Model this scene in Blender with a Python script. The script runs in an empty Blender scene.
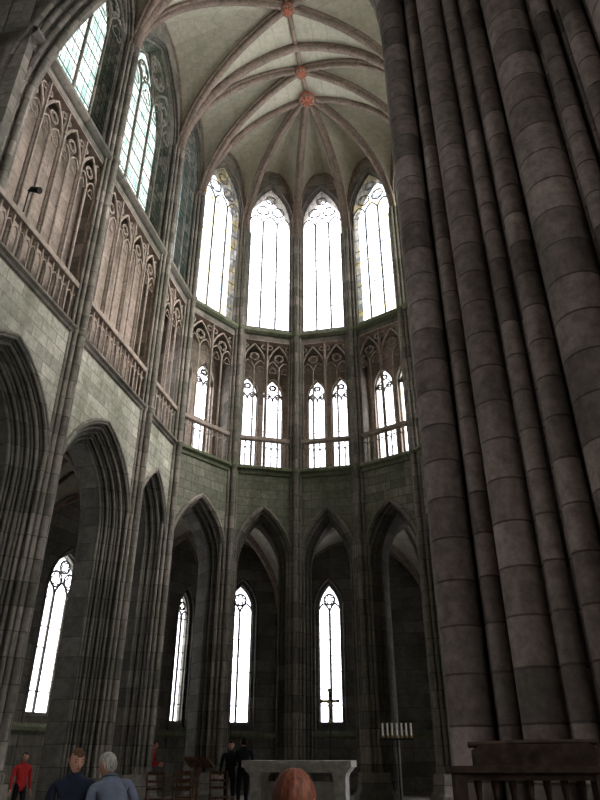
import bpy, bmesh, math, random
from mathutils import Vector, Matrix
random.seed(7)
scene=bpy.context.scene
scene.view_settings.view_transform='Standard'
try: scene.view_settings.look='None'
except Exception: pass
scene.view_settings.exposure=0.0

# ------------------------------------------------------------ materials
def newmat(name):
    m=bpy.data.materials.new(name); m.use_nodes=True
    nt=m.node_tree; nt.nodes.clear()
    out=nt.nodes.new('ShaderNodeOutputMaterial')
    return m,nt,out
def stone(name,c1,c2,mortar,bw=.62,bh=.31,stain=(.2,.22,.16),stain_amt=.5,bump=.25,msize=.012,nscale=.5,moss=.25,vlo=.62,vhi=1.35,course=.0):
    m,nt,out=newmat(name); N=nt.nodes.new; L=nt.links.new
    uv=N('ShaderNodeUVMap'); tc=N('ShaderNodeTexCoord')
    br=N('ShaderNodeTexBrick'); br.offset=.5
    br.inputs['Scale'].default_value=1; br.inputs['Brick Width'].default_value=bw
    br.inputs['Row Height'].default_value=bh; br.inputs['Mortar Size'].default_value=msize
    br.inputs['Mortar Smooth'].default_value=.3; br.inputs['Bias'].default_value=0
    br.inputs['Color1'].default_value=(*c1,1); br.inputs['Color2'].default_value=(*c2,1)
    br.inputs['Mortar'].default_value=(*mortar,1)
    mpu=N('ShaderNodeMapping'); mpu.inputs['Location'].default_value=((250,0,0) if bw>50 else (0,0,0))
    L(uv.outputs[0],mpu.inputs['Vector']); L(mpu.outputs[0],br.inputs['Vector'])
    n1=N('ShaderNodeTexNoise'); n1.inputs['Scale'].default_value=nscale; n1.inputs['Detail'].default_value=8
    n1.inputs['Roughness'].default_value=.7
    L(tc.outputs['Object'],n1.inputs['Vector'])
    r1=N('ShaderNodeValToRGB'); r1.color_ramp.elements[0].position=.42; r1.color_ramp.elements[1].position=.66
    L(n1.outputs['Fac'],r1.inputs['Fac'])
    mul=N('ShaderNodeMath'); mul.operation='MULTIPLY'; mul.inputs[1].default_value=stain_amt
    L(r1.outputs['Color'],mul.inputs[0])
    mx=N('ShaderNodeMix'); mx.data_type='RGBA'
    L(mul.outputs[0],mx.inputs['Factor']); L(br.outputs['Color'],mx.inputs['A']); mx.inputs['B'].default_value=(*stain,1)
    # vertical moss / damp streaks
    mp=N('ShaderNodeMapping'); mp.inputs['Scale'].default_value=(1.3,1.3,.16); L(tc.outputs['Object'],mp.inputs['Vector'])
    n3=N('ShaderNodeTexNoise'); n3.inputs['Scale'].default_value=1.6; n3.inputs['Detail'].default_value=6; L(mp.outputs[0],n3.inputs['Vector'])
    r3=N('ShaderNodeValToRGB'); r3.color_ramp.elements[0].position=.5; r3.color_ramp.elements[1].position=.7; L(n3.outputs['Fac'],r3.inputs['Fac'])
    ms=N('ShaderNodeMath'); ms.operation='MULTIPLY'; ms.inputs[1].default_value=moss; L(r3.outputs['Color'],ms.inputs[0])
    m3=N('ShaderNodeMix'); m3.data_type='RGBA'; L(ms.outputs[0],m3.inputs['Factor']); L(mx.outputs['Result'],m3.inputs['A'])
    m3.inputs['B'].default_value=(c2[0]*.42,c2[1]*.5,c2[2]*.36,1)
    n2=N('ShaderNodeTexNoise'); n2.inputs['Scale'].default_value=7; n2.inputs['Detail'].default_value=10; n2.inputs['Roughness'].default_value=.75
    L(tc.outputs['Object'],n2.inputs['Vector'])
    mr=N('ShaderNodeMapRange'); mr.inputs['From Min'].default_value=.3; mr.inputs['From Max'].default_value=.7
    mr.inputs['To Min'].default_value=vlo; mr.inputs['To Max'].default_value=vhi
    L(n2.outputs['Fac'],mr.inputs['Value'])
    val=mr.outputs[0]
    if course>0:
        # each drum / course of a shaft gets its own tone
        sx=N('ShaderNodeSeparateXYZ'); L(tc.outputs['Object'],sx.inputs[0])
        dv=N('ShaderNodeMath'); dv.operation='DIVIDE'; dv.inputs[1].default_value=bh; L(sx.outputs['Z'],dv.inputs[0])
        fl_=N('ShaderNodeMath'); fl_.operation='FLOOR'; L(dv.outputs[0],fl_.inputs[0])
        mz=N('ShaderNodeMath'); mz.operation='MULTIPLY'; mz.inputs[1].default_value=3.71; L(fl_.outputs[0],mz.inputs[0])
        cx_=N('ShaderNodeCombineXYZ'); L(sx.outputs['X'],cx_.inputs[0]); L(sx.outputs['Y'],cx_.inputs[1]); L(mz.outputs[0],cx_.inputs[2])
        n4=N('ShaderNodeTexNoise'); n4.inputs['Scale'].default_value=1.3; n4.inputs['Detail'].default_value=0; L(cx_.outputs[0],n4.inputs['Vector'])
        m4=N('ShaderNodeMapRange'); m4.inputs['From Min'].default_value=.3; m4.inputs['From Max'].default_value=.7
        m4.inputs['To Min'].default_value=1-course; m4.inputs['To Max'].default_value=1+course; L(n4.outputs['Fac'],m4.inputs['Value'])
        mm=N('ShaderNodeMath'); mm.operation='MULTIPLY'; L(mr.outputs[0],mm.inputs[0]); L(m4.outputs[0],mm.inputs[1]); val=mm.outputs[0]
    hs=N('ShaderNodeHueSaturation'); L(val,hs.inputs['Value']); L(m3.outputs['Result'],hs.inputs['Color'])
    p=N('ShaderNodeBsdfPrincipled'); p.inputs['Roughness'].default_value=.95; p.inputs['Specular IOR Level'].default_value=.15
    L(hs.outputs['Color'],p.inputs['Base Color'])
    ad=N('ShaderNodeMath'); ad.operation='SUBTRACT'
    sc=N('ShaderNodeMath'); sc.operation='MULTIPLY'; sc.inputs[1].default_value=.5
    L(n2.outputs['Fac'],sc.inputs[0]); L(sc.outputs[0],ad.inputs[0]); L(br.outputs['Fac'],ad.inputs[1])
    bp=N('ShaderNodeBump'); bp.inputs['Strength'].default_value=bump; bp.inputs['Distance'].default_value=.04
    L(ad.outputs[0],bp.inputs['Height']); L(bp.outputs['Normal'],p.inputs['Normal'])
    L(p.outputs[0],out.inputs['Surface'])
    return m
def plain(name,col,rough=.6,metal=0,nz=.15,scale=8,spec=.12,stretch=None):
    m,nt,out=newmat(name); N=nt.nodes.new; L=nt.links.new
    p=N('ShaderNodeBsdfPrincipled'); p.inputs['Roughness'].default_value=rough; p.inputs['Metallic'].default_value=metal
    p.inputs['Specular IOR Level'].default_value=spec
    tc=N('ShaderNodeTexCoord'); n=N('ShaderNodeTexNoise'); n.inputs['Scale'].default_value=scale; n.inputs['Detail'].default_value=5
    if stretch:
        mp=N('ShaderNodeMapping'); mp.inputs['Scale'].default_value=stretch; L(tc.outputs['Object'],mp.inputs['Vector']); L(mp.outputs[0],n.inputs['Vector'])
    else: L(tc.outputs['Object'],n.inputs['Vector'])
    mr=N('ShaderNodeMapRange'); mr.inputs['From Min'].default_value=.3; mr.inputs['From Max'].default_value=.7
    mr.inputs['To Min'].default_value=1-nz*2; mr.inputs['To Max'].default_value=1+nz*2
    L(n.outputs['Fac'],mr.inputs['Value'])
    hs=N('ShaderNodeHueSaturation'); hs.inputs['Color'].default_value=(*col,1); L(mr.outputs[0],hs.inputs['Value'])
    L(hs.outputs[0],p.inputs['Base Color']); L(p.outputs[0],out.inputs['Surface'])
    return m
def glass(name,c1,c2,c3,w=.2,h=.28,lead=.014):
    m,nt,out=newmat(name); N=nt.nodes.new; L=nt.links.new
    uv=N('ShaderNodeUVMap')
    br=N('ShaderNodeTexBrick'); br.offset=0
    br.inputs['Scale'].default_value=1; br.inputs['Brick Width'].default_value=w; br.inputs['Row Height'].default_value=h
    br.inputs['Mortar Size'].default_value=lead; br.inputs['Color1'].default_value=(*c1,1); br.inputs['Color2'].default_value=(*c2,1)
    br.inputs['Mortar'].default_value=(.03,.03,.03,1)
    L(uv.outputs[0],br.inputs['Vector'])
    vo=N('ShaderNodeTexVoronoi'); vo.inputs['Scale'].default_value=3.5; L(uv.outputs[0],vo.inputs['Vector'])
    sp=N('ShaderNodeSeparateColor'); L(vo.outputs['Color'],sp.inputs[0])
    r=N('ShaderNodeValToRGB'); r.color_ramp.elements[0].position=.62; r.color_ramp.elements[1].position=.9
    L(sp.outputs[0],r.inputs['Fac'])
    mx=N('ShaderNodeMix'); mx.data_type='RGBA'; L(r.outputs[0],mx.inputs['Factor']); L(br.outputs['Color'],mx.inputs['A'])
    mx.inputs['B'].default_value=(*c3,1)
    m2=N('ShaderNodeMix'); m2.data_type='RGBA'; L(br.outputs['Fac'],m2.inputs['Factor']); L(mx.outputs['Result'],m2.inputs['A'])
    m2.inputs['B'].default_value=(.03,.03,.03,1)
    t=N('ShaderNodeBsdfTransparent'); L(m2.outputs['Result'],t.inputs['Color'])
    L(t.outputs[0],out.inputs['Surface'])
    return m

M_wall=stone('pale_masonry',(.62,.60,.50),(.37,.36,.30),(.22,.21,.165),.55,.3,(.25,.245,.18),.75,moss=.5)
M_dark=stone('moulded_granite',(.34,.295,.255),(.17,.16,.138),(.11,.10,.085),2.0,.45,(.15,.155,.112),.6,moss=.45,course=.2)
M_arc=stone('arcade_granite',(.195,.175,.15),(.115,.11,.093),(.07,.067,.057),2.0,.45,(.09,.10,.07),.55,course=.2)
M_apse=stone('weathered_masonry',(.28,.27,.215),(.165,.165,.13),(.09,.09,.07),.55,.3,(.115,.135,.08),.75,moss=.55)
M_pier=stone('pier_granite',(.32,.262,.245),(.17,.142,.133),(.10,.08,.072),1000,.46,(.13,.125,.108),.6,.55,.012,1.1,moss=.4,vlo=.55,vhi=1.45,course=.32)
M_piercore=stone('pier_core_shaded',(.15,.125,.115),(.09,.078,.07),(.04,.033,.03),3.1,.46,(.065,.06,.05),.5,.3,.010,1.1,course=.3)  # pier stone darkened: shade of the grooves between shafts put into the colour
M_pinkish=stone('tracery_stone',(.50,.395,.34),(.34,.28,.24),(.24,.2,.18),1.5,.5,(.27,.25,.18),.5,moss=.4)
M_web=stone('vault_web_plaster',(.57,.54,.43),(.51,.48,.385),(.44,.41,.33),.5,.22,(.40,.38,.28),.6,.06,.008,vlo=.82,vhi=1.14)
M_rib=stone('rib_stone',(.33,.245,.195),(.22,.17,.14),(.15,.12,.10),.5,.5,(.18,.15,.11),.5)
M_moss=stone('mossy_string_course',(.22,.235,.16),(.155,.17,.11),(.12,.13,.1),.9,.5,(.13,.15,.08),.7)
M_boss=plain('painted_boss',(.45,.17,.11),.8)
M_floor=stone('floor_slabs',(.3,.27,.24),(.22,.2,.18),(.1,.09,.08),.8,.6,(.2,.18,.16),.5)
G_clear=glass('clear_glass',(.95,.95,.95),(.9,.9,.9),(.92,.92,.92))
G_dim=glass('dimmed_glass',(.50,.49,.46),(.40,.40,.38),(.44,.44,.41))  # glass colour lowered to cut the fill light reaching the near pier
G_white=glass('clear_leaded_glass',(.80,.81,.85),(.60,.61,.67),(.70,.70,.74),.2,.3,.007)
G_teal=glass('teal_stained_glass',(.22,.245,.215),(.095,.145,.125),(.26,.265,.245),.18,.26,.012)
G_mix=glass('pale_stained_glass',(.62,.65,.70),(.22,.26,.31),(.52,.46,.28),.2,.3,.008)
G_slit=glass('grey_stained_glass',(.16,.20,.20),(.09,.14,.15),(.20,.21,.19),.18,.26,.012)
M_lead=plain('iron_bars',(.03,.03,.03),.7)

# ------------------------------------------------------------ mesh builder
class MB:
    def __init__(s,*mats): s.v=[];s.f=[];s.mi=[];s.sm=[];s.mats=list(mats)
    def add(s,pts,faces,mi=0,smooth=False):
        o=len(s.v); s.v+= [tuple(p) for p in pts]
        for f in faces: s.f.append(tuple(i+o for i in f)); s.mi.append(mi); s.sm.append(smooth)
    def quad(s,a,b,c,d,mi=0): s.add([a,b,c,d],[(0,1,2,3)],mi)
    def box(s,lo,hi,mi=0):
        x0,y0,z0=lo;x1,y1,z1=hi
        s.hexa([(x0,y0),(x1,y0),(x1,y1),(x0,y1)],z0,z1,mi)
    def hexa(s,poly,z0,z1,mi=0,scale_top=1):
        n=len(poly); cx=sum(p[0] for p in poly)/n; cy=sum(p[1] for p in poly)/n
        pts=[(p[0],p[1],z0) for p in poly]+[(cx+(p[0]-cx)*scale_top,cy+(p[1]-cy)*scale_top,z1) for p in poly]
        fs=[(i,(i+1)%n,n+(i+1)%n,n+i) for i in range(n)]+[tuple(range(n))[::-1],tuple(range(n,2*n))]
        s.add(pts,fs,mi)
    def tube(s,path,r,ref=None,sides=8,mi=0,closed=False,rs=None,caps=True):
        path=[Vector(p) for p in path]; n=len(path); pts=[]
        for i,p in enumerate(path):
            if closed: t=path[(i+1)%n]-path[i-1]
            else: t=path[min(i+1,n-1)]-path[max(i-1,0)]
            t.normalize()
            rf=Vector(ref) if ref is not None else (Vector((1,0,0)) if abs(t.x)<.8 else Vector((0,1,0)))
            a=t.cross(rf)
            if a.length<1e-4: a=t.cross(Vector((.3,.5,.8)))
            a.normalize(); b=a.cross(t).normalized()
            rr=rs[i] if rs else r
            for k in range(sides):
                an=2*math.pi*k/sides
                pts.append(p+a*math.cos(an)*rr+b*math.sin(an)*rr)
        fs=[]
        m=n if closed else n-1
        for i in range(m):
            for k in range(sides):
                j=(i+1)%n
                fs.append((i*sides+k,i*sides+(k+1)%sides,j*sides+(k+1)%sides,j*sides+k))
        s.add(pts,fs,mi,True)
        if caps and not closed:
            s.add(pts[:sides],[tuple(range(sides))],mi); s.add(pts[-sides:],[tuple(range(sides))[::-1]],mi)
    def finish(s,name,parent=None,recalc=False):
        me=bpy.data.meshes.new(name); me.from_pydata(s.v,[],s.f); 
        for m in s.mats: me.materials.append(m)
        me.polygons.foreach_set('material_index',s.mi); me.polygons.foreach_set('use_smooth',s.sm)
        me.update()
        uvl=me.uv_layers.new(name='UVMap'); data=uvl.data
        Z=Vector((0,0,1)); vs=me.vertices
        for p in me.polygons:
            nn=p.normal; t=Z.cross(nn)
            if t.length<.25:
                for li in p.loop_indices:
                    co=vs[me.loops[li].vertex_index].co; data[li].uv=(co.x,co.y)
            else:
                t.normalize()
                if (abs(t.x)>abs(t.y) and t.x<0) or (abs(t.y)>=abs(t.x) and t.y<0): t=-t
                for li in p.loop_indices:
                    co=vs[me.loops[li].vertex_index].co; data[li].uv=(co.dot(t),co.z)
        ob=bpy.data.objects.new(name,me); scene.collection.objects.link(ob)
        if parent: ob.parent=parent
        return ob
def empty(name,loc=(0,0,0)):
    e=bpy.data.objects.new(name,None); e.location=loc; e.empty_display_size=.2; scene.collection.objects.link(e); return e

# ------------------------------------------------------------ architecture helpers
def archpts(sc,h,zs,R,n=8):
    rad=(h*h+R*R)/(2*h); a1=math.asin(min(1,R/rad)) 
    right=[(sc+(h-rad)+rad*math.cos(a1*i/n),zs+rad*math.sin(a1*i/n)) for i in range(n+1)]
    left=[(2*sc-x,z) for x,z in right]
    return left+right[::-1][1:]
class Bay:
    def __init__(s,A,B,mA,mB):
        s.A=Vector(A);s.B=Vector(B);s.mA=Vector(mA);s.mB=Vector(mB);s.W=(s.B-s.A).length
        d=(s.B-s.A)/s.W; s.d=d; nn=(s.mA+s.mB); nn=nn-d*nn.dot(d); s.n=nn.normalized(); s.ref=(s.n.x,s.n.y,0)
    def M(s,u,n,z):
        t=u/s.W
        p=(s.A+s.mA*n)*(1-t)+(s.B+s.mB*n)*t
        return Vector((p.x,p.y,z))
def make_bays(V,center):
    V=[Vector(v) for v in V]; ns=[]
    for a,b in zip(V[:-1],V[1:]):
        d=(b-a).normalized(); n=Vector((-d.y,d.x))
        if n.dot((a+b)/2-Vector(center))<0: n=-n
        ns.append(n)
    ms=[]
    for i in range(len(V)):
        if i==0: ms.append(ns[0])
        elif i==len(V)-1: ms.append(ns[-1])
        else: ms.append((ns[i-1]+ns[i])/(1+ns[i-1].dot(ns[i])))
    return [Bay(V[i],V[i+1],ms[i],ms[i+1]) for i in range(len(V)-1)],ms
def plate(mb,b,s0,s1,z0,z1,sc,h,zs,R,n0,n1,sill=None,mi=0,mij=None,seg=8):
    """solid wall slab with pointed-arch opening"""
    if mij is None: mij=mi
    M=b.M
    ap=archpts(sc,h,zs,R,seg)
    for n in (n0,n1):
        mb.quad(M(s0,n,z0),M(sc-h,n,z0),M(sc-h,n,z1),M(s0,n,z1),mi)
        mb.quad(M(sc+h,n,z0),M(s1,n,z0),M(s1,n,z1),M(sc+h,n,z1),mi)
        for (xa,za),(xb,zb) in zip(ap[:-1],ap[1:]):
            mb.quad(M(xa,n,za),M(xb,n,zb),M(xb,n,z1),M(xa,n,z1),mi)
        if sill is not None: mb.quad(M(sc-h,n,z0),M(sc+h,n,z0),M(sc+h,n,sill),M(sc-h,n,sill),mi)
    zb0=z0 if sill is None else sill
    for x in (sc-h,sc+h): mb.quad(M(x,n0,zb0),M(x,n1,zb0),M(x,n1,zs),M(x,n0,zs),mij)
    for (xa,za),(xb,zb) in zip(ap[:-1],ap[1:]):
        mb.quad(M(xa,n0,za),M(xb,n0,zb),M(xb,n1,zb),M(xa,n1,za),mij)
    if sill is not None: mb.quad(M(sc-h,n0,sill),M(sc+h,n0,sill),M(sc+h,n1,sill),M(sc-h,n1,sill),mij)
    mb.quad(M(s0,n0,z1),M(s1,n0,z1),M(s1,n1,z1),M(s0,n1,z1),mi)
def slab(mb,b,s0,s1,z0,z1,n0,n1,mi=0):
    M=b.M; P=[M(s,n,z) for z in (z0,z1) for s,n in ((s0,n0),(s1,n0),(s1,n1),(s0,n1))]
    mb.add(P,[(0,1,2,3),(4,5,6,7),(0,1,5,4),(1,2,6,5),(2,3,7,6),(3,0,4,7)],mi)
def atube(mb,b,sc,h,zs,R,n,r,z0=None,mi=0,sides=6,seg=8):
    ap=archpts(sc,h,zs,R,seg)
    pts=[b.M(x,n,z) for x,z in ap]
    if z0 is not None: pts=[b.M(sc-h,n,z0)]+pts+[b.M(sc+h,n,z0)]
    mb.tube(pts,r,b.ref,sides,mi)
def ring(mb,b,s,z,r,n,t,mi=0,seg=14,a0=0):
    mb.tube([b.M(s+r*math.cos(2*math.pi*i/seg),n,z+r*math.sin(2*math.pi*i/seg)) for i in range(seg)],t,b.ref,5,mi,closed=True)
def foil(mb,b,s,z,r,n,t,k=4,mi=0,rot=0,outer=True):
    if outer: ring(mb,b,s,z,r,n,t,mi)
    pts=[]; seg=k*6
    for i in range(seg):
        a=2*math.pi*i/seg+rot; rr=r*(.5+.42*abs(math.cos(k*(a-rot)/2)))
        pts.append(b.M(s+rr*math.cos(a),n,z+rr*math.sin(a)))
    mb.tube(pts,t*.8,b.ref,5,mi,closed=True)
def sweep(mb,b,prof,mi=0):
    for (na,za),(nb,zb) in zip(prof[:-1],prof[1:]):
        mb.quad(b.M(0,na,za),b.M(b.W,na,za),b.M(b.W,nb,zb),b.M(0,nb,zb),mi)
def pane(mb,b,sc,h,z0,zs,R,n,mi=0,seg=8):
    ap=archpts(sc,h,zs,R,seg)
    mb.quad(b.M(sc-h,n,z0),b.M(sc+h,n,z0),b.M(sc+h,n,zs),b.M(sc-h,n,zs),mi)
    L=len(ap)
    for i in range(L//2):
        (xa,za),(xb,zb)=ap[i],ap[i+1]; (xc,zc),(xd,zd)=ap[L-1-i],ap[L-2-i]
        if abs(xb-xd)<1e-6:
            mb.add([b.M(xa,n,za),b.M(xc,n,zc),b.M(xb,n,zb)],[(0,1,2)],mi)
        else: mb.quad(b.M(xa,n,za),b.M(xc,n,zc),b.M(xd,n,zd),b.M(xb,n,zb),mi)
def window(name,b,sc,h,z0,zs,R,n,lights,G,t=.045,bars=.62):
    """tracery window: mullions, light heads, foils, iron saddle bars, leaded glass"""
    root=empty(name,tuple(b.M(sc,n,z0)))
    tr=MB(M_dark,M_lead); g=MB(G)
    pane(g,b,sc,h,z0,zs,R,n+.03)
    w=2*h/lights; lz=zs-w*.25
    atube(tr,b,sc,h,zs,R,n,t*1.5,z0)
    for i in range(1,lights):
        x=sc-h+i*w; tr.tube([b.M(x,n,z0),b.M(x,n,lz+.02)],t*1.1,b.ref,6)
    for i in range(lights):
        x=sc-h+(i+.5)*w
        atube(tr,b,x,w/2,lz,w*.85,n,t*.9,None,seg=5)
        foil(tr,b,x,lz+w*.12,w*.36,n,t*.5,3,0,math.pi/2,False)
    if lights==2:
        foil(tr,b,sc,zs+R*.42,min(h*.48,R*.3),n,t*.85,4)
    elif lights==3:
        foil(tr,b,sc-h*.36,zs+R*.33,h*.30,n,t*.75,3,0,math.pi/2); foil(tr,b,sc+h*.36,zs+R*.33,h*.30,n,t*.75,3,0,math.pi/2)
        foil(tr,b,sc,zs+R*.66,h*.25,n,t*.75,4,0,math.pi/4)
    else:
        for sg in(-1,1):
            atube(tr,b,sc+sg*h/2,h/2,lz,h*1.0,n,t*1.1,None,seg=6)
            foil(tr,b,sc+sg*h/2,lz+h*.50,h*.2,n,t*.8,4)
        foil(tr,b,sc,zs+R*.55,h*.33,n,t*1.0,6)
    z=z0+bars
    while z<zs+.1:
        tr.tube([b.M(sc-h,n+.02,z),b.M(sc+h,n+.02,z)],.015,b.ref,4,1); z+=bars
    slab(tr,b,sc-h,sc+h,z0-.08,z0+.05,n-.1,n+.1)
    for o in (tr.finish('tracery'),g.finish('leaded_glass')):
        o.parent=root; o.matrix_parent_inverse=Matrix.Translation(-root.location)
    return root

# key dimensions
ZSTR=10.3; ZSILL=16.3; ZTOP=27.0; ZS=20.9; ZA=26.1; FL=.3
V=[(-4.5,7.62),(-4.45,11.5),(-4.42,15.5),(-4.4,17.9),(-3.15,20.05),(-1.1,21.0)]
V=V+[(-x,y) for x,y in V[::-1]]
bays,mit=make_bays(V,(0,14))
def P(t,zs,za,r=1.22):
    h=math.sqrt(max(0,r*r-(t+r-1)**2)); h0=math.sqrt(r*r-(r-1)**2); return zs+(za-zs)*h/h0

win_i=0
def wname():
    global win_i; win_i+=1; return 'window_%d'%win_i

# ------------------------------------------------------------ main vessel walls
groups={'wall_north':range(0,3),'wall_apse':range(3,8),'wall_south':range(8,11)}
for gname,rng in groups.items():
    apse=gname=='wall_apse'
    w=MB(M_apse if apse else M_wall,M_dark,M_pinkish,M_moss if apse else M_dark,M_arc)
    for i in rng:
        b=bays[i]; W=b.W; c=W/2; wide=W>3
        K=5 if wide else 4; st=.13 if wide else .11; dn=.13 if wide else .17
        DB=1.0 if wide else 1.15
        h0=c-(.16 if wide else .13); zs=6.55 if wide else 7.0; ap=8.95
        for k in range(K):
            h=h0-k*st; R=ap-k*st*.9-zs
            n0=k*dn; n1=(k+1)*dn if k<K-1 else DB
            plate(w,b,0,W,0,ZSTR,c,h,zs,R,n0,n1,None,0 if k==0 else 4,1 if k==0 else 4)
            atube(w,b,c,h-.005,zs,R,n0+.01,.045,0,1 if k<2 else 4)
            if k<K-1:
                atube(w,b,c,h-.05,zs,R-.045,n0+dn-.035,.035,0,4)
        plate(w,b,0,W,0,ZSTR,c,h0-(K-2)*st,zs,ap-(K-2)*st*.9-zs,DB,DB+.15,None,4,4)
        for s0,s1 in ((0,c-h0-.002),(c+h0+.002,W)):
            slab(w,b,s0,s1,0,zs+.6,-.012,.0,1)
        atube(w,b,c,h0+.05,zs,ap+.06-zs,-.02,.05,None,1)
        if apse: sweep(w,b,[(0,ZSTR-.16),(-.05,ZSTR-.14),(-.07,ZSTR-.04),(-.16,ZSTR+.02),(-.16,ZSTR+.1),(0,ZSTR+.2),(.3,ZSTR+.2)],3)
        else: sweep(w,b,[(0,ZSTR-.08),(-.05,ZSTR-.05),(-.07,ZSTR),(-.13,ZSTR+.04),(-.13,ZSTR+.1),(0,ZSTR+.18),(.3,ZSTR+.18)],3)
        sweep(w,b,[(0,ZSILL-.32),(-.06,ZSILL-.28),(-.14,ZSILL-.2),(-.14,ZSILL-.1),(.0,ZSILL+.02),(.45,ZSILL+.1)],3)
        nb=1.0
        slab(w,b,0,W,ZSTR-.2,ZSTR+.15,.02,nb+.3,1)
        slab(w,b,0,W,ZSILL-.5,ZSILL,.02,nb+.3,1)
        e=.2
        slab(w,b,0,e,ZSTR,ZSILL,.02,nb,1); slab(w,b,W-e,W,ZSTR,ZSILL,.02,nb,1)
        slab(w,b,e,W-e,ZSILL-.55,ZSILL-.3,.03,.3,2)
        glazed=not wide
        if glazed:
            for sg in (-1,1):
                s0,s1=(0,c) if sg<0 else (c,W)
                plate(w,b,s0,s1,ZSTR,ZSILL,c+sg*W*.175,W*.14,13.9,.8,nb,nb+.3,10.9,2)
                window(wname(),b,c+sg*W*.175,W*.14,10.9,13.9,.8,nb+.15,1,G_white,.03,.5)
        else:
            slab(w,b,0,W,ZSTR,ZSILL,nb-.45,nb+.3,2)
        nl=8 if wide else 4
        ow=W-2*e; lw=ow/nl; zt=ZSILL-.55; hs=zt-1.25
        nf=.14
        for j in range(nl+1):
            x=e+j*lw; big=(j%2==0)
            w.tube([b.M(x,nf,ZSTR+.15),b.M(x,nf,zt if big else hs)],.055 if big else .034,b.ref,6,2)
            if big: w.tube([b.M(x,nf-.07,ZSTR+.15),b.M(x,nf-.07,zt)],.03,b.ref,5,2)
        for j in range(nl):
            x=e+(j+.5)*lw
            atube(w,b,x,lw/2,hs,lw*.9,nf,.03,None,2,5,4)
            foil(w,b,x,hs+.02,lw*.34,nf,.018,3,2,math.pi/2,False)
        for j in range(nl//2):
            x=e+(2*j+1)*lw
            atube(w,b,x,lw,hs+.05,1.1,nf,.045,None,2,5,6)
            foil(w,b,x,hs+.58,lw*.36,nf,.024,4,2)
            foil(w,b,x-lw*.75,zt-.2,lw*.22,nf,.02,4,2); foil(w,b,x+lw*.75,zt-.2,lw*.22,nf,.02,4,2)
        slab(w,b,e,W-e,ZSTR+1.18,ZSTR+1.32,-.02,.16,2)
        nbal=nl*2; bw=ow/nbal
        for j in range(nbal):
            x=e+(j+.5)*bw
            w.tube([b.M(x-bw/2,.06,ZSTR+.15),b.M(x-bw/2,.06,ZSTR+1.18)],.026,b.ref,5,2)
            atube(w,b,x,bw/2,ZSTR+.8,bw*.8,.06,.022,None,2,4,4)
        hw=c-(.27 if wide else .25); zsp=21.2 if wide else 22.1; apx=24.3 if wide else 24.15
        R=apx-zsp
        plate(w,b,0,W,ZSILL,ZTOP,c,hw+.12,zsp,R+.12,0,.10,ZSILL,1,1)
        plate(w,b,0,W,ZSILL,ZTOP,c,hw+.06,zsp,R+.06,.10,.16,ZSILL,1,1)
        plate(w,b,0,W,ZSILL,ZTOP,c,hw,zsp,R,.16,.85,ZSILL+.1,1,1)
        atube(w,b,c,hw+.12,zsp,R+.12,.0,.045,ZSILL,1)
        atube(w,b,c,hw+.06,zsp,R+.06,.1,.03,ZSILL,1)
        G=G_white if i in(4,5) else (G_mix if i in (3,6,7) else (G_teal if i<2 else (G_slit if i==2 else G_clear)))
        window(wname(),b,c,hw,ZSILL+.1,zsp,R,.2,4 if wide else 3,G,.042 if wide else .036)
    w.finish(gname)

for nm,idx in (('trim_shafts_north',[1,2,3]),('trim_shafts_apse',[4,5,6,7]),('trim_shafts_south',[8,9,10])):
    sh=MB(M_dark,M_moss)
    for i in idx:
        v=Vector(V[i]); m=Vector(mit[i]).normalized(); t=Vector((-m.y,m.x))
        for off,dn_,r in ((0,-.14,.1),(.15,-.06,.06),(-.15,-.06,.06),(.26,.0,.045),(-.26,.0,.045)):
            p=v+m*dn_+t*off
            sh.tube([(p.x,p.y,FL),(p.x,p.y,ZS+.35)],r,None,8)
            sh.tube([(p.x,p.y,FL+.85),(p.x,p.y,FL+.92),(p.x,p.y,FL+1.0)],r*1.35,None,8)
            for zz in (ZSTR+.05,ZSILL-.15):
                sh.tube([(p.x,p.y,zz-.12),(p.x,p.y,zz),(p.x,p.y,zz+.1)],r,None,8,1 if i in(4,5,6,7) else 0,rs=[r*1.05,r*1.6,r*1.1])
        q=v+m*.45
        def octo(rad,rt): return [(q.x+t.x*rt*math.cos(a)+m.x*rad*math.sin(a),q.y+t.y*rt*math.cos(a)+m.y*rad*math.sin(a)) for a in [math.pi/8+k*math.pi/4 for k in range(8)]]
        sh.hexa(octo(.95,.62),0,FL+.35,0); sh.hexa(octo(.9,.58),FL+.35,FL+.45,0,.92); sh.hexa(octo(.84,.52),FL+.45,FL+.85,0,.93)
    sh.finish(nm)

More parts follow.
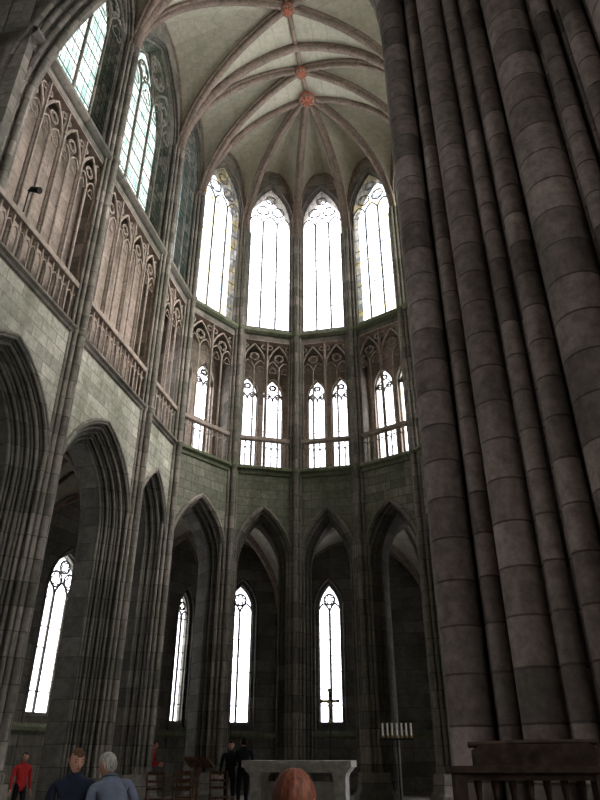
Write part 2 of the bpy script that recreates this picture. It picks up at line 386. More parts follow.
# ------------------------------------------------------------ vaults
def vault(web,ribs,C,poly,edges,zs,za,ribr=.11,boss=None,diag=None,nseg=14):
    C=Vector(C)
    for (i,j,red,wallrib) in edges:
        A=Vector(poly[i]);B=Vector(poly[j])
        N=nseg
        mus=[.5-.5*math.sin(math.pi/2*(1-2*k/N)) if k<=N/2 else .5+.5*math.sin(math.pi/2*(2*k/N-1)) for k in range(N+1)]
        lam=[math.sin(math.pi/2*k/N) for k in range(N+1)]
        pts=[];fs=[]
        for l in lam:
            for mu in mus:
                m=abs(2*mu-1); q=C+(A*(1-mu)+B*mu-C)*l
                z=P(l*m,zs,za)-red*l*l*(1-m)
                pts.append((q.x,q.y,z+.05))
        for a in range(N):
            for k in range(N): fs.append((a*(N+1)+k,a*(N+1)+k+1,(a+1)*(N+1)+k+1,(a+1)*(N+1)+k))
        web.add(pts,fs,0,False)
        if wallrib:
            d=(B-A).normalized(); path=[]
            for mu in mus:
                m=abs(2*mu-1); q=A*(1-mu)+B*mu; path.append((q.x,q.y,P(m,zs,za)-red*(1-m)))
            ribs.tube(path,ribr*wallrib,(-d.y,d.x,0),8,0)
    for i in (diag if diag is not None else range(len(poly))):
        A=Vector(poly[i]); d=(A-C).normalized(); ref=(-d.y,d.x,0)
        path=[];p2=[];p3=[]
        for k in range(17):
            t=math.sin(math.pi/2*k/16); q=C+(A-C)*t; z=P(t,zs,za)
            path.append((q.x,q.y,z-.1)); 
            o=Vector((-d.y,d.x))*ribr*1.0
            p2.append((q.x+o.x,q.y+o.y,z+.0)); p3.append((q.x-o.x,q.y-o.y,z+.0))
        ribs.tube(path,ribr*1.0,ref,8); ribs.tube(p2,ribr*.7,ref,6); ribs.tube(p3,ribr*.7,ref,6)
def make_boss(name,x,y,z,r):
    bo=MB(M_boss,M_rib)
    bo.tube([(x,y,z+.1),(x,y,z-.05),(x,y,z-.14),(x,y,z-.16)],r,None,20,0,rs=[r*.8,r,r*.9,r*.5])
    bo.tube([(x+r*.78*math.cos(a),y+r*.78*math.sin(a),z-.14) for a in [k*math.pi/8 for k in range(16)]],r*.14,(0,0,1),6,1,closed=True)
    for k in range(8):
        a=k*math.pi/4; bo.tube([(x+r*.2*math.cos(a),y+r*.2*math.sin(a),z-.17),(x+r*.55*math.cos(a),y+r*.55*math.sin(a),z-.19),(x+r*.7*math.cos(a),y+r*.7*math.sin(a),z-.13)],r*.15,(0,0,1),6,0)
    bo.finish(name)
web=MB(M_web); ribs=MB(M_rib)
wr=.7
vault(web,ribs,(0,9.5),[V[0],V[1],V[10],V[11]],[(0,1,1.0,wr),(1,2,0,0),(2,3,1.0,wr),(3,0,0,0)],ZS,ZA)
vault(web,ribs,(0,13.9),[V[1],V[2],V[9],V[10]],[(0,1,1.0,wr),(1,2,0,1.6),(2,3,1.0,wr),(3,0,0,1.6)],ZS,ZA)
vault(web,ribs,(0,16.5),[V[2],V[3],V[8],V[9]],[(0,1,1.2,wr),(1,2,0,1.3),(2,3,1.2,wr),(3,0,0,0)],ZS,ZA)
vault(web,ribs,(0,17.75),[V[3],V[4],V[5],V[6],V[7],V[8]],[(k,k+1,1.15,wr) for k in range(5)]+[(5,0,0,0)],ZS,ZA,diag=[1,2,3,4])
ribs.tube([(0,7.7,ZA),(0,17.75,ZA)],.09,(1,0,0),8)
web.finish('ceiling_vault'); ribs.finish('ceiling_ribs')
make_boss('vault_boss',0,17.75,ZA-.14,.36); make_boss('vault_boss',0,16.5,ZA-.14,.27); make_boss('vault_boss',0,13.9,ZA-.14,.27)

# ------------------------------------------------------------ aisles and ambulatory
O=[(-8.9,7.6),(-8.9,11.5),(-8.9,15.5),(-8.9,17.2),(-7.5,23.0),(-6.1,26.3),(-3.1,27.5)]
OR=[(-x,y) for x,y in O[::-1]]
OO=O+OR
ob_,om=make_bays(OO,(0,14))
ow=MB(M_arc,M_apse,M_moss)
wins={0:(.5,.8),1:(.5,.8),3:(.42,.85),4:(.74,.33),5:(.5,.5),6:(.334,.47)}
for i,b in enumerate(ob_):
    j=i if i<=6 else 12-i
    has=(i<=6 or j in (0,1,3,4,5)) and j in wins
    if has:
        f,h=wins[j]; f=f if i<=6 else 1-f
        if i in(0,1,11,12): zs_,R_=6.2,1.2
        elif h>.7: zs_,R_=6.2,1.3
        elif j==4: zs_,R_=6.5,.9
        else: zs_,R_=6.9,1.05
        plate(ow,b,0,b.W,0,10.6,f*b.W,h+.15,zs_,R_+.2,0,.2,2.5,0,0)
        plate(ow,b,0,b.W,0,10.6,f*b.W,h,zs_,R_,.2,.6,2.6,0,0)
        atube(ow,b,f*b.W,h+.15,zs_,R_+.2,0,.05,0,0)
        window(wname(),b,f*b.W,h,2.65,zs_,R_,.35,3 if h>.7 else 2,G_white,.042)
    else: slab(ow,b,0,b.W,0,10.6,0,.6,0)
    sweep(ow,b,[(0,2.1),(-.1,2.2),(-.1,2.3),(0,2.4)],2)
for i in range(1,len(OO)-1):
    v=Vector(OO[i]); m=om[i].normalized(); t=Vector((-m.y,m.x))
    for off,dn_,r in ((0,-.12,.1),(.16,-.02,.06),(-.16,-.02,.06)):
        p=v+m*dn_+t*off; ow.tube([(p.x,p.y,0),(p.x,p.y,6.7)],r,None,8)
ow.finish('wall_ambulatory')
aw=MB(M_web); ar=MB(M_rib)
I=[tuple(Vector(V[i])+mit[i]*1.12) for i in range(12)]
def mid(poly): return (sum(p[0] for p in poly)/len(poly),sum(p[1] for p in poly)/len(poly))
def amb(poly,red=.3):
    n=len(poly); vault(aw,ar,mid(poly),poly,[(k,(k+1)%n,0,.8) for k in range(n)],6.5,9.75,.085,nseg=10)
for sgn in (1,-1):
    f=lambda p:(p[0]*sgn,p[1])
    for a in range(3): amb([f(I[a]),f(I[a+1]),f(O[a+1]),f(O[a])])
    amb([f(I[3]),f(I[4]),f(O[4]),f(O[3])])
    amb([f(I[4]),f(I[5]),f(O[6]),f(O[5]),f(O[4])])
amb([I[5],I[6],(3.1,27.5),(-3.1,27.5)])
aw.finish('ceiling_ambulatory'); ar.finish('ceiling_ambulatory_ribs')

# ------------------------------------------------------------ crossing: east arch wall, shell
cw=MB(M_dark,M_wall)
cb=Bay((-13,8.3),(13,8.3),(0,-1),(0,-1))
sc=13-.62; hc=4.34
for k in range(4):
    plate(cw,cb,0,26,0,ZTOP,sc,hc-.12*k,14.1,6.4-.12*k,.16*(3-k) ,.16*(3-k)+.16,None,0,0,14)
    atube(cw,cb,sc,hc-.12*k,14.1,6.4-.12*k,.16*(4-k),.075,0 ,0,8,14)
for k in range(3):
    q=cb.M(sc-hc+.1,.12+.2*k,0)
    cw.tube([(q.x,q.y,13.5),(q.x,q.y,13.65),(q.x,q.y,14.0),(q.x,q.y,14.15)],.1,None,8,rs=[.1,.13,.22,.24])
cw.finish('wall_crossing_east')
sw=MB(M_dark,M_wall)
bw_,_=make_bays([(-13,7.6),(-13,-13),(13,-13),(13,7.6)],(0,0))
for k,b in enumerate(bw_):
    n=3; seg=b.W/n
    for j in range(n):
        if k==1 or (k==0 and j==2):
            slab(sw,b,j*seg,(j+1)*seg,0,22,0,.6); continue
        plate(sw,b,j*seg,(j+1)*seg,0,22,(j+.5)*seg,1.5,15,2.6,0,.6,6.0,0,0)
        window(wname(),b,(j+.5)*seg,1.5,6.05,15,2.6,.3,4,G_dim if k==0 else G_clear)  # unseen windows added to let in fill light
sw.finish('wall_transept')
cc=MB(M_dark); cc.box((-13.6,-13.6,22),(13.6,7.7,22.3)); cc.finish('ceiling_crossing')
fl=MB(M_floor)
fl.box((-13.6,-13.6,-.3),(13.6,9.3,0)); fl.box((-9.6,9.3,-.3),(9.6,28.3,.15)); fl.box((-9.6,9.65,.1),(9.6,28.3,FL))
fl.box((-1.6,12.6,FL),(2.6,15.0,FL+.15))
fl.finish('floor')

# ------------------------------------------------------------ near crossing pier (south)
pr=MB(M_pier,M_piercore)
DX=.05
shafts=[(3.46,7.34,.22),(3.80,7.10,.10),(4.08,6.84,.20),(4.37,6.56,.10),(4.62,6.33,.13),(5.00,6.00,.28),(5.34,5.66,.11),(5.60,5.42,.13),(5.98,5.08,.31)]
shafts=[(x+DX,y,r) for x,y,r in shafts]
core=[(3.40,7.6),(3.40,7.52),(3.70,7.52),(3.70,7.28),(3.98,7.28),(3.98,7.04),(4.26,7.04),(4.26,6.76),(4.54,6.76),(4.54,6.5),(4.84,6.5),(4.84,6.24),(5.2,6.24),(5.2,5.88),(5.5,5.88),(5.5,5.6),(5.78,5.6),(5.78,5.3),(6.14,5.3),(6.14,4.8),(7.6,4.8),(7.6,7.6)]
core=[(x+DX,y) for x,y in core]
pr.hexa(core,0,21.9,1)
for x,y,r in shafts:
    pr.tube([(x,y,.5),(x,y,21.8)],r,None,24)
    pr.hexa([(x+r*1.5*math.cos(a),y+r*1.5*math.sin(a)) for a in [math.pi/8+k*math.pi/4 for k in range(8)]],0,.4,0)
    pr.tube([(x,y,.38),(x,y,.46),(x,y,.55),(x,y,.62)],r,None,20,rs=[r*1.45,r*1.5,r*1.2,r])
for (xa,ya,ra),(xb,yb,rb) in zip(shafts[:-1],shafts[1:]):
    la=math.hypot(xb-xa,yb-ya); tt=(ra+(la-ra-rb)/2)/la
    mx,my=xa+(xb-xa)*tt+.05,ya+(yb-ya)*tt+.05
    pr.tube([(mx,my,.5),(mx,my,21.8)],.035,None,10)
x,y,r=shafts[0]
pr.tube([(x,y,13.7),(x,y,13.78),(x,y,13.85),(x,y,14.3),(x,y,14.45),(x,y,14.55)],r,None,20,rs=[r,r*1.25,r*1.05,r*1.6,r*1.75,r*1.75])
pr.finish('crossing_pier')

# ------------------------------------------------------------ furnishings
M_altar=plain('altar_limestone',(.5,.49,.45),.6)
M_wood=plain('dark_oak',(.02,.013,.01),.7,0,.3,14,.05)
M_wood2=plain('chair_oak',(.10,.055,.03),.6,0,.3,14)
M_brass=plain('aged_brass',(.35,.24,.1),.4,.9)
M_iron=plain('wrought_iron',(.03,.03,.03),.6,.2)
M_wax=plain('candle_wax',(.8,.78,.68),.5,0,.03)
def attach(root,objs):
    for o in objs:
        o.parent=root; o.matrix_parent_inverse=Matrix.Translation(-root.location)
AZ=FL+.15; ax,ay=.5,13.75
root=empty('altar_table',(ax,ay,AZ))
a=MB(M_altar)
a.box((ax-1.02,ay-.42,AZ+.94),(ax+1.02,ay+.42,AZ+1.05))
pts=[(ax-.95,ay-.34),(ax+.95,ay-.34),(ax+.95,ay+.34),(ax-.95,ay+.34)]
a.hexa([(ax+(p[0]-ax)*.99,p[1]) for p in pts],AZ+.86,AZ+.94,0,1.06)
top=a.finish('mensa_slab')
s_=MB(M_altar)
for sg in(-1,1):
    cx=ax+sg*.78
    s_.box((cx-.16,ay-.3,AZ),(cx+.16,ay+.3,AZ+.1)); s_.box((cx-.11,ay-.26,AZ+.1),(cx+.11,ay+.26,AZ+.78)); s_.hexa([(cx-.11,ay-.26),(cx+.11,ay-.26),(cx+.11,ay+.26),(cx-.11,ay+.26)],AZ+.78,AZ+.86,0,1.3)
s_.box((ax-.67,ay+.1,AZ),(ax+.67,ay+.2,AZ+.7))
attach(root,[top,s_.finish('supports')])
cx,cy=.77,15.8
root=empty('processional_cross',(cx,cy,FL))
p=MB(M_iron,M_brass,M_wood)
p.tube([(cx,cy,FL+.05),(cx,cy,2.25)],.016,None,8,0)
p.tube([(cx,cy,FL),(cx,cy,FL+.05),(cx,cy,FL+.09),(cx,cy,FL+.2)],.2,None,16,0,rs=[.2,.2,.08,.03])
p.tube([(cx,cy,2.2),(cx,cy,2.25),(cx,cy,2.3)],.03,None,10,1,rs=[.02,.045,.02])
p.box((cx-.025,cy-.012,2.28),(cx+.025,cy+.012,2.86),2); p.box((cx-.19,cy-.012,2.62),(cx+.19,cy+.012,2.67),2)
for e_ in ((cx-.19,2.645),(cx+.19,2.645),(cx,2.86)): p.tube([(e_[0],cy-.016,e_[1]),(e_[0],cy+.016,e_[1])],.04,None,8,1)
p.tube([(cx,cy-.03,2.66),(cx,cy-.035,2.55),(cx,cy-.035,2.48),(cx,cy-.03,2.36)],.02,(0,1,0),8,1,rs=[.02,.03,.024,.012])
for sg in(-1,1): p.tube([(cx,cy-.03,2.6),(cx+sg*.15,cy-.025,2.65)],.012,(0,1,0),6,1)
p.tube([(cx,cy-.035,2.66),(cx,cy-.035,2.72)],.022,None,8,1)
attach(root,[p.finish('cross_and_staff')])
cx,cy=2.33,14.1
root=empty('candle_stand',(cx,cy,FL))
p=MB(M_iron,M_wax,M_brass)
p.tube([(cx,cy,FL+.05),(cx,cy,1.86)],.02,None,8,0)
for k in range(3):
    a_=k*2*math.pi/3+.4; p.tube([(cx,cy,FL+.25),(cx+.14*math.cos(a_),cy+.14*math.sin(a_),FL+.12),(cx+.26*math.cos(a_),cy+.26*math.sin(a_),FL+.02)],.015,None,6,0)
p.box((cx-.3,cy-.03,1.84),(cx+.3,cy+.03,1.87),0)
for k in range(7):
    x=cx-.27+.09*k; p.tube([(x,cy,1.87),(x,cy,1.89),(x,cy,1.92)],.02,None,8,2,rs=[.012,.03,.026]); p.tube([(x,cy,1.91),(x,cy,2.13)],.018,None,8,1); p.tube([(x,cy,2.13),(x,cy,2.15)],.002,None,4,0)
attach(root,[p.finish('stand_with_candles')])
cx,cy=-1.72,14.4
root=empty('lectern',(cx,cy,FL))
p=MB(M_wood2)
p.box((cx-.2,cy-.2,FL),(cx+.2,cy+.2,FL+.06)); p.box((cx-.14,cy-.12,FL+.06),(cx+.14,cy+.12,FL+.12)); p.tube([(cx,cy,FL+.1),(cx,cy,FL+.5),(cx,cy,FL+1.13)],.05,None,10,0,rs=[.06,.035,.05])
P8=[(cx-.26,cy-.18,FL+1.26),(cx+.26,cy-.18,FL+1.26),(cx+.26,cy+.2,FL+1.1),(cx-.26,cy+.2,FL+1.1)]
p.add(P8+[(x,y,z-.04) for x,y,z in P8],[(0,1,2,3),(7,6,5,4),(0,1,5,4),(1,2,6,5),(2,3,7,6),(3,0,4,7)])
p.box((cx-.26,cy+.18,FL+1.06),(cx+.26,cy+.22,FL+1.14)); p.box((cx-.06,cy-.1,FL+1.08),(cx+.06,cy+.1,FL+1.18))
attach(root,[p.finish('desk_and_post')])
def chair(cx,cy,fl):
    root=empty('wooden_chair',(cx,cy,fl)); p=MB(M_wood2)
    for sx in(-.2,.2):
        p.tube([(cx+sx,cy-.2,fl),(cx+sx,cy-.2,fl+.44),(cx+sx,cy-.25,fl+.95)],.02,None,6)
        p.tube([(cx+sx,cy+.2,fl),(cx+sx,cy+.2,fl+.44)],.02,None,6)
        p.tube([(cx+sx,cy-.2,fl+.2),(cx+sx,cy+.2,fl+.2)],.012,None,6)
    p.box((cx-.23,cy-.22,fl+.43),(cx+.23,cy+.23,fl+.46))
    for z,h in((.62,.05),(.76,.05),(.9,.07)): p.box((cx-.2,cy-.245,fl+z),(cx+.2,cy-.225,fl+z+h))
    attach(root,[p.finish('frame')])
for x_,y_ in ((-3.0,15.6),(-2.4,15.6),(-2.7,16.6),(-1.9,16.6)): chair(x_,y_,FL)
ca,sa=math.cos(math.radians(11.3)),math.sin(math.radians(11.3))
sx0,sy0=3.27,4.55
def S(u,d,z): return (sx0+u*ca-d*sa, sy0+u*sa+d*ca, z)
root=empty('choir_stall',S(.45,0,0))
p=MB(M_wood); Wd=.9
def sbox(u0,u1,d0,d1,z0,z1):
    P_=[S(u,d,z) for z in(z0,z1) for u,d in((u0,d0),(u1,d0),(u1,d1),(u0,d1))]
    p.add(P_,[(3,2,1,0),(4,5,6,7),(0,1,5,4),(1,2,6,5),(2,3,7,6),(3,0,4,7)])
sbox(-.02,Wd+.02,-.05,.07,1.505,1.54); sbox(.0,Wd,-.03,.05,1.465,1.505)
cr=[(.13,1.54),(.13,1.62),(.17,1.65),(.83,1.66),(.87,1.645),(.87,1.54)]
n_=len(cr); pts=[S(u,-.015,z) for u,z in cr]+[S(u,.035,z) for u,z in cr]
p.add(pts,[tuple(range(n_)),tuple(range(n_,2*n_))[::-1]]+[(k,(k+1)%n_,n_+(k+1)%n_,n_+k) for k in range(n_)])
p.tube([S(.11,.01,1.65),S(.5,.01,1.665),S(.89,.01,1.665)],.016,None,8)
for k in range(9):
    u=.04+k*.1025
    zz=[.95,1.0,1.08,1.16,1.22,1.3,1.38,1.44,1.47]; rr=[.024,.024,.014,.026,.03,.02,.015,.024,.024]
    p.tube([S(u,.01,z) for z in zz],.02,None,8,0,rs=rr)
sbox(0,Wd,-.03,.05,.88,.96); sbox(.03,Wd-.03,0,.03,.2,.9); sbox(0,.07,-.04,.06,0,1.5); sbox(Wd-.07,Wd,-.04,.06,0,1.5); sbox(0,Wd,-.05,.07,0,.2)
sbox(.03,Wd-.03,.05,.45,.42,.46); sbox(0,.05,.0,.48,0,.7); sbox(Wd-.05,Wd,.0,.48,0,.7)
attach(root,[p.finish('stall_back')])
yy=8.75
root=empty('spotlight',(-4.42,yy,11.62)); p=MB(M_iron)
p.tube([(-4.42,yy,11.6),(-4.42,yy,12.2)],.015,None,6); p.tube([(-4.42,yy,12.18),(-4.36,yy,12.24),(-4.22,yy+.02,12.2),(-4.17,yy+.02,12.18)],.07,None,12,0,rs=[.035,.06,.07,.075])
attach(root,[p.finish('lamp_head')])

# ------------------------------------------------------------ people
M_skin=plain('skin',(.60,.34,.25),.55,0,.05); M_eye=plain('eye_dark',(.03,.02,.02),.3); M_lip=plain('lips',(.4,.15,.12),.5); M_shoe=plain('shoe_leather',(.03,.025,.02),.5)
def cloth(name,c): return plain(name,c,.85,0,.12,6)
def haircloth(name,c): return plain(name,c,.6,0,.32,6,.15,(14,14,1.2))
def skinmesh(verts,edges,radii,roots,sub=2):
    me=bpy.data.meshes.new('tmp'); me.from_pydata(verts,edges,[]); o=bpy.data.objects.new('tmp',me); scene.collection.objects.link(o)
    md=o.modifiers.new('s','SKIN'); md.use_smooth_shade=True
    for k,r in enumerate(radii):
        d=me.skin_vertices[0].data[k]; d.radius=(r if isinstance(r,tuple) else (r,r)); d.use_root=(k in roots)
    o.modifiers.new('b','SUBSURF').levels=sub
    dg=bpy.context.evaluated_depsgraph_get(); ev=o.evaluated_get(dg); m2=bpy.data.meshes.new_from_object(ev)
    out=([v.co.copy() for v in m2.vertices],[tuple(pp.vertices) for pp in m2.polygons])
    bpy.data.objects.remove(o); bpy.data.meshes.remove(me); bpy.data.meshes.remove(m2)
    return out
def segd(p,a,b):
    ab=b-a; t=max(0,min(1,(p-a).dot(ab)/max(ab.length_squared,1e-9))); return (p-(a+ab*t)).length
def person(name,loc,rz,H,top,pants,hair,arms,lean=0,side=0,nod=0,turn=0,longhair=False,bulk=1.0,female=False,sleeves='long',stride=0):
    S_=H/1.74; root=empty(name,loc); root.rotation_euler=(0,0,rz)
    sh=.175 if female else .2
    J={'pel':(0,0,.96),'sp':(0,.01,1.12),'ch':(0,.0,1.3),'nb':(0,.01,1.45),'nk':(0,-.005,1.53),
       'hl':(.09,0,.92),'hr':(-.09,0,.92),'kl':(.1,-.02-stride,.5),'kr':(-.1,-.02+stride*.5,.5),'al':(.1,.03-stride,.09),'ar':(-.1,.03+stride,.09),'tl':(.12,-.13-stride,.035),'tr':(-.12,-.13+stride,.035),
       'sl':(sh,.01,1.4),'sr':(-sh,.01,1.4)}
    for sd,sg in(('l',1),('r',-1)):
        e,w=arms[0 if sg>0 else 1]; J['e'+sd]=(e[0]*sg,e[1],e[2]); J['w'+sd]=(w[0]*sg,w[1],w[2])
    def lv(p):
        v=Vector(p)
        if v.z>.96:
            d=v-Vector((0,0,.96)); d=Matrix.Rotation(lean,3,'X')@d; d=Matrix.Rotation(side,3,'Y')@d; v=d+Vector((0,0,.96))
        return v
    J={k:lv(v) for k,v in J.items()}
    for sd in 'lr':
        d=(J['w'+sd]-J['e'+sd]).normalized(); J['p'+sd]=J['w'+sd]+d*.07
    R={'pel':.135*bulk,'sp':.125*bulk,'ch':(.15*bulk,.115*bulk),'nb':.085,'nk':.055,'hl':.095,'hr':.095,'kl':.06,'kr':.06,'al':.042,'ar':.042,'tl':.035,'tr':.035,
       'sl':.062,'sr':.062,'el':.045,'er':.045,'wl':.028,'wr':.028,'pl':(.036,.018),'pr':(.036,.018)}
    E=[('pel','sp'),('sp','ch'),('ch','nb'),('nb','nk'),('pel','hl'),('pel','hr'),('hl','kl'),('hr','kr'),('kl','al'),('kr','ar'),('al','tl'),('ar','tr'),
       ('ch','sl'),('ch','sr'),('sl','el'),('sr','er'),('el','wl'),('er','wr'),('wl','pl'),('wr','pr')]
    keys=list(J); idx={k:i for i,k in enumerate(keys)}
    vv,ff=skinmesh([J[k]*S_ for k in keys],[(idx[a],idx[b]) for a,b in E],[tuple(x*S_ for x in R[k]) if isinstance(R[k],tuple) else R[k]*S_ for k in keys],{idx['pel']})
    lab={('nb','nk'):0,('wl','pl'):0,('wr','pr'):0,('pel','hl'):2,('pel','hr'):2,('hl','kl'):2,('hr','kr'):2,('kl','al'):2,('kr','ar'):2,('al','tl'):3,('ar','tr'):3}
    if sleeves=='short': lab[('el','wl')]=0; lab[('er','wr')]=0
    mb=MB(M_skin,top,pants,M_shoe,hair,M_eye,M_lip)
    o=len(mb.v); mb.v+=[tuple(v) for v in vv]
    for f in ff:
        c=sum((vv[k] for k in f),Vector())/len(f); c=c/S_
        best=min(E,key=lambda e:segd(c,J[e[0]],J[e[1]])-( .03 if e in(('pel','sp'),('sp','ch'),('ch','nb')) else 0))
        mb.f.append(tuple(k+o for k in f)); mb.mi.append(lab.get(best,1)); mb.sm.append(True)
    for sd,sg in(('l',1),('r',-1)):
        w=J['w'+sd]; pm=J['p'+sd]; d=(pm-w).normalized(); up=Vector((0,-1,0)) if abs(d.y)<.8 else Vector((0,0,1))
        ax_=d.cross(up).normalized()*sg; fwd=ax_.cross(d).normalized()
        vs=[];es=[];rs=[];roots=set()
        for k,(off,L_) in enumerate(((-.026,.062),(-.009,.076),(.009,.08),(.026,.07))):
            b0=w+d*.05+fwd*off; o0=len(vs); roots.add(o0); curl=-ax_
            pts=[b0,w+d*.095+fwd*off*1.1,w+d*(.095+L_*.45)+fwd*off*1.15+curl*.008,w+d*(.095+L_*.75)+fwd*off*1.15+curl*.024,w+d*(.095+L_*.92)+fwd*off*1.12+curl*.04]
            vs+=[q*S_ for q in pts]; es+=[(o0+m_,o0+m_+1) for m_ in range(4)]; rs+=[.0095,.0092,.0085,.008,.0072]
        o0=len(vs); roots.add(o0); pts=[w+d*.03+fwd*.02,w+d*.055+fwd*.045-ax_*.006,w+d*.085+fwd*.058-ax_*.014,w+d*.108+fwd*.06-ax_*.022]
        vs+=[q*S_ for q in pts]; es+=[(o0+m_,o0+m_+1) for m_ in range(3)]; rs+=[.013,.0115,.01,.008]
        fv,f2=skinmesh(vs,es,[r_*S_ for r_ in rs],roots,1)
        mb.add(fv,f2,0,True)
    hc=J['nk']+ (J['nk']-J['nb']).normalized()*.085+Vector((0,-.012,0))
    Rm=Matrix.Rotation(turn,3,'Z')@Matrix.Rotation(side,3,'Y')@Matrix.Rotation(lean*.5+nod,3,'X')
    def hp(x,y,z): return (hc+Rm@Vector((x,y,z)))*S_
    def hshape(x,y,z,g=1.0):
        wx=.076*g; 
        if z<0: wx*=1-.30*(-z)**1.6
        yy=y*.097*g+(.008 if y>0 else 0)
        if z<-.2: yy=yy*(1-.25*(-z-.2))-.012*(-z-.2)
        return (x*wx,yy,z*.118*g)
    nu,nv=24,16; pts=[];fs=[]
    for a_ in range(nv+1):
        th=math.pi*a_/nv
        for k in range(nu):
            ph=2*math.pi*k/nu; ux,uy,uz=math.sin(th)*math.cos(ph),math.sin(th)*math.sin(ph),math.cos(th)
            x,y,z=hshape(ux,uy,uz)
            for ex in(-1,1):
                dd=(ux-ex*.42)**2+(uz-.03)**2
                if uy<0 and dd<.05: y+=.010*(1-dd/.05)
            if uy<0 and abs(ux)<.5 and .12<uz<.32: y-=.004
            if uy<0 and (ux)**2+(uz+.85)**2<.08: y-=.006
            pts.append(hp(x,y,z))
    for a_ in range(nv):
        for k in range(nu): fs.append((a_*nu+k,a_*nu+(k+1)%nu,(a_+1)*nu+(k+1)%nu,(a_+1)*nu+k))
    mb.add(pts,fs,0,True)
    mb.tube([hp(0,-.086,.018),hp(0,-.101,-.008),hp(0,-.116,-.027),hp(0,-.101,-.036)],.01,None,8,0,rs=[x*S_ for x in(.006,.009,.014,.008)])
    for ex in(-1,1):
        mb.tube([hp(ex*.031,-.074,.006),hp(ex*.031,-.084,.006),hp(ex*.031,-.088,.006)],.01,None,8,5,rs=[x*S_ for x in(.009,.008,.002)])
        mb.tube([hp(ex*.015,-.094,.026),hp(ex*.03,-.095,.031),hp(ex*.047,-.084,.026)],.004*S_,None,5,4)
        mb.tube([hp(ex*.070,.012,-.03),hp(ex*.08,.016,-.01),hp(ex*.086,.024,.012),hp(ex*.078,.016,.028)],.01,None,6,0,rs=[x*S_ for x in(.007,.011,.013,.007)])
    mb.tube([hp(-.024,-.086,-.058),hp(0,-.095,-.056),hp(.024,-.086,-.058)],.005,None,6,6,rs=[x*S_ for x in(.002,.006,.002)])
    # hair cap with locks
    nu,nv=48,24
    pts=[];fs=[]; keep={}
    for a_ in range(nv+1):
        th=math.pi*a_/nv
        for k in range(nu):
            ph=2*math.pi*k/nu; ux,uy,uz=math.sin(th)*math.cos(ph),math.sin(th)*math.sin(ph),math.cos(th)
            lock=.018*math.sin(ph*11+th*2.5)+.010*math.sin(ph*17-th*4)
            g=1.10+lock*(1.8 if longhair else 1)*min(1,th)+(.05 if longhair else 0)
            x,y,z=hshape(ux,uy,uz,g)
            if longhair:
                x*=1.15
                if uz<0:
                    rr=math.sin(th)
                    s1=1/max(.3,rr); z=z*1.9; x=ux*s1*.1*(1+lock*1.6)*(1-.25*(1-rr)); y=max(y,uy*s1*.10*(1+lock*1.6))
            pts.append(hp(x,y,z)); keep[a_*nu+k]=(ux,uy,uz)
    for a_ in range(nv):
        for k in range(nu):
            f=(a_*nu+k,a_*nu+(k+1)%nu,(a_+1)*nu+(k+1)%nu,(a_+1)*nu+k)
            c=[sum(keep[q][m_] for q in f)/4 for m_ in range(3)]
            if c[1]<-.15 and c[2]<.5+.25*(c[1]+.6): continue
            if not longhair and c[2]<(-.45 if c[1]>.3 else -.1): continue
            fs.append(f)
    mb.add(pts,fs,4,True)
    nk=J['nb']; mb.tube([ (nk+Vector((.068*math.cos(q),.062*math.sin(q),.035-.02*(-math.sin(q)))))*S_ for q in [k*math.pi/6 for k in range(12)]],.012*S_,(0,0,1),6,1,closed=True)
    ob=mb.finish('body'); ob.parent=root
    return root
down=(((.25,.03,1.13),(.27,-.03,.88)),((.25,.03,1.13),(.27,-.03,.88)))
fold=(((.26,.02,1.13),(.12,-.2,1.08)),((.26,.02,1.13),(.12,-.2,1.12)))
hairs={'brown':haircloth('brown_hair',(.10,.05,.028)),'grey':haircloth('grey_hair',(.40,.38,.35)),'red':haircloth('auburn_hair',(.075,.022,.011)),'dark':haircloth('dark_hair',(.03,.02,.015))}
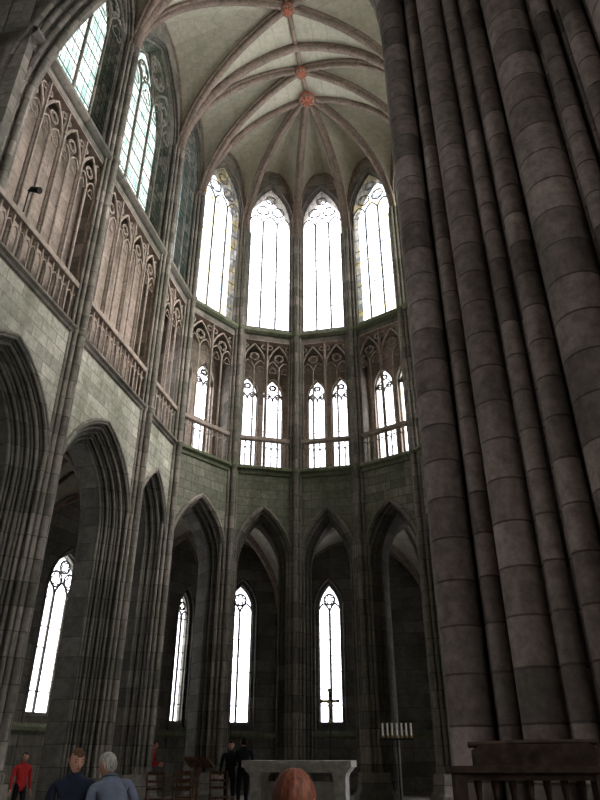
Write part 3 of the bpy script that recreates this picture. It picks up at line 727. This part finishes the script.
navy=cloth('navy_shirt',(.018,.022,.042)); jeans=cloth('denim',(.06,.08,.14)); blk=cloth('black_coat',(.015,.015,.018)); redc=cloth('red_jacket',(.45,.03,.03)); beige=cloth('beige_trousers',(.3,.25,.18)); green=cloth('green_top',(.03,.12,.08)); pale=cloth('pale_striped_shirt',(.16,.19,.26))
person('standing_man',(-.63,7.3,0),math.radians(25),1.66,navy,jeans,hairs['brown'],fold,turn=math.radians(20),nod=math.radians(10),bulk=1.05,sleeves='short')
person('elderly_man',(-.09,7.25,0),math.radians(225),1.68,pale,beige,hairs['grey'],fold,lean=math.radians(22),side=math.radians(6),turn=math.radians(35),bulk=1.08)
person('red_haired_woman',(2.63,2.96,0),math.radians(185),1.545,green,jeans,hairs['red'],down,longhair=True,female=True)
person('visitor_in_red_jacket',(-5.3,20.6,FL),math.radians(120),1.66,redc,jeans,hairs['dark'],fold,stride=.08)
person('visitor_in_red_jacket',(-5.22,13.75,FL),math.radians(60),1.35,redc,blk,hairs['dark'],down,stride=.1)
person('visitor_in_dark_coat',(-2.25,18.4,FL),math.radians(20),1.62,blk,blk,hairs['dark'],down)
person('visitor_in_dark_coat',(-1.85,18.2,FL),math.radians(-150),1.7,blk,blk,hairs['dark'],fold)

# ------------------------------------------------------------ camera / light / world
cam=bpy.data.cameras.new('camera'); co=bpy.data.objects.new('camera',cam); scene.collection.objects.link(co)
cam.sensor_fit='VERTICAL'; cam.sensor_height=36; cam.lens=36*650/800; cam.clip_start=.05
co.location=(3.25,0,1.6); co.rotation_euler=(math.radians(90+28.6),0,math.radians(11.3))
scene.camera=co
sun=bpy.data.lights.new('hazy_sun','SUN'); so=bpy.data.objects.new('hazy_sun',sun); scene.collection.objects.link(so)
sun.energy=15; sun.angle=math.radians(45); sun.color=(1,.97,.9)
so.rotation_euler=Vector((1,-.2,.8)).to_track_quat('Z','Y').to_euler()
wd=bpy.data.worlds.new('overcast_sky'); scene.world=wd; wd.use_nodes=True
bg=wd.node_tree.nodes['Background']; bg.inputs[0].default_value=(.96,.965,1,1); bg.inputs[1].default_value=8
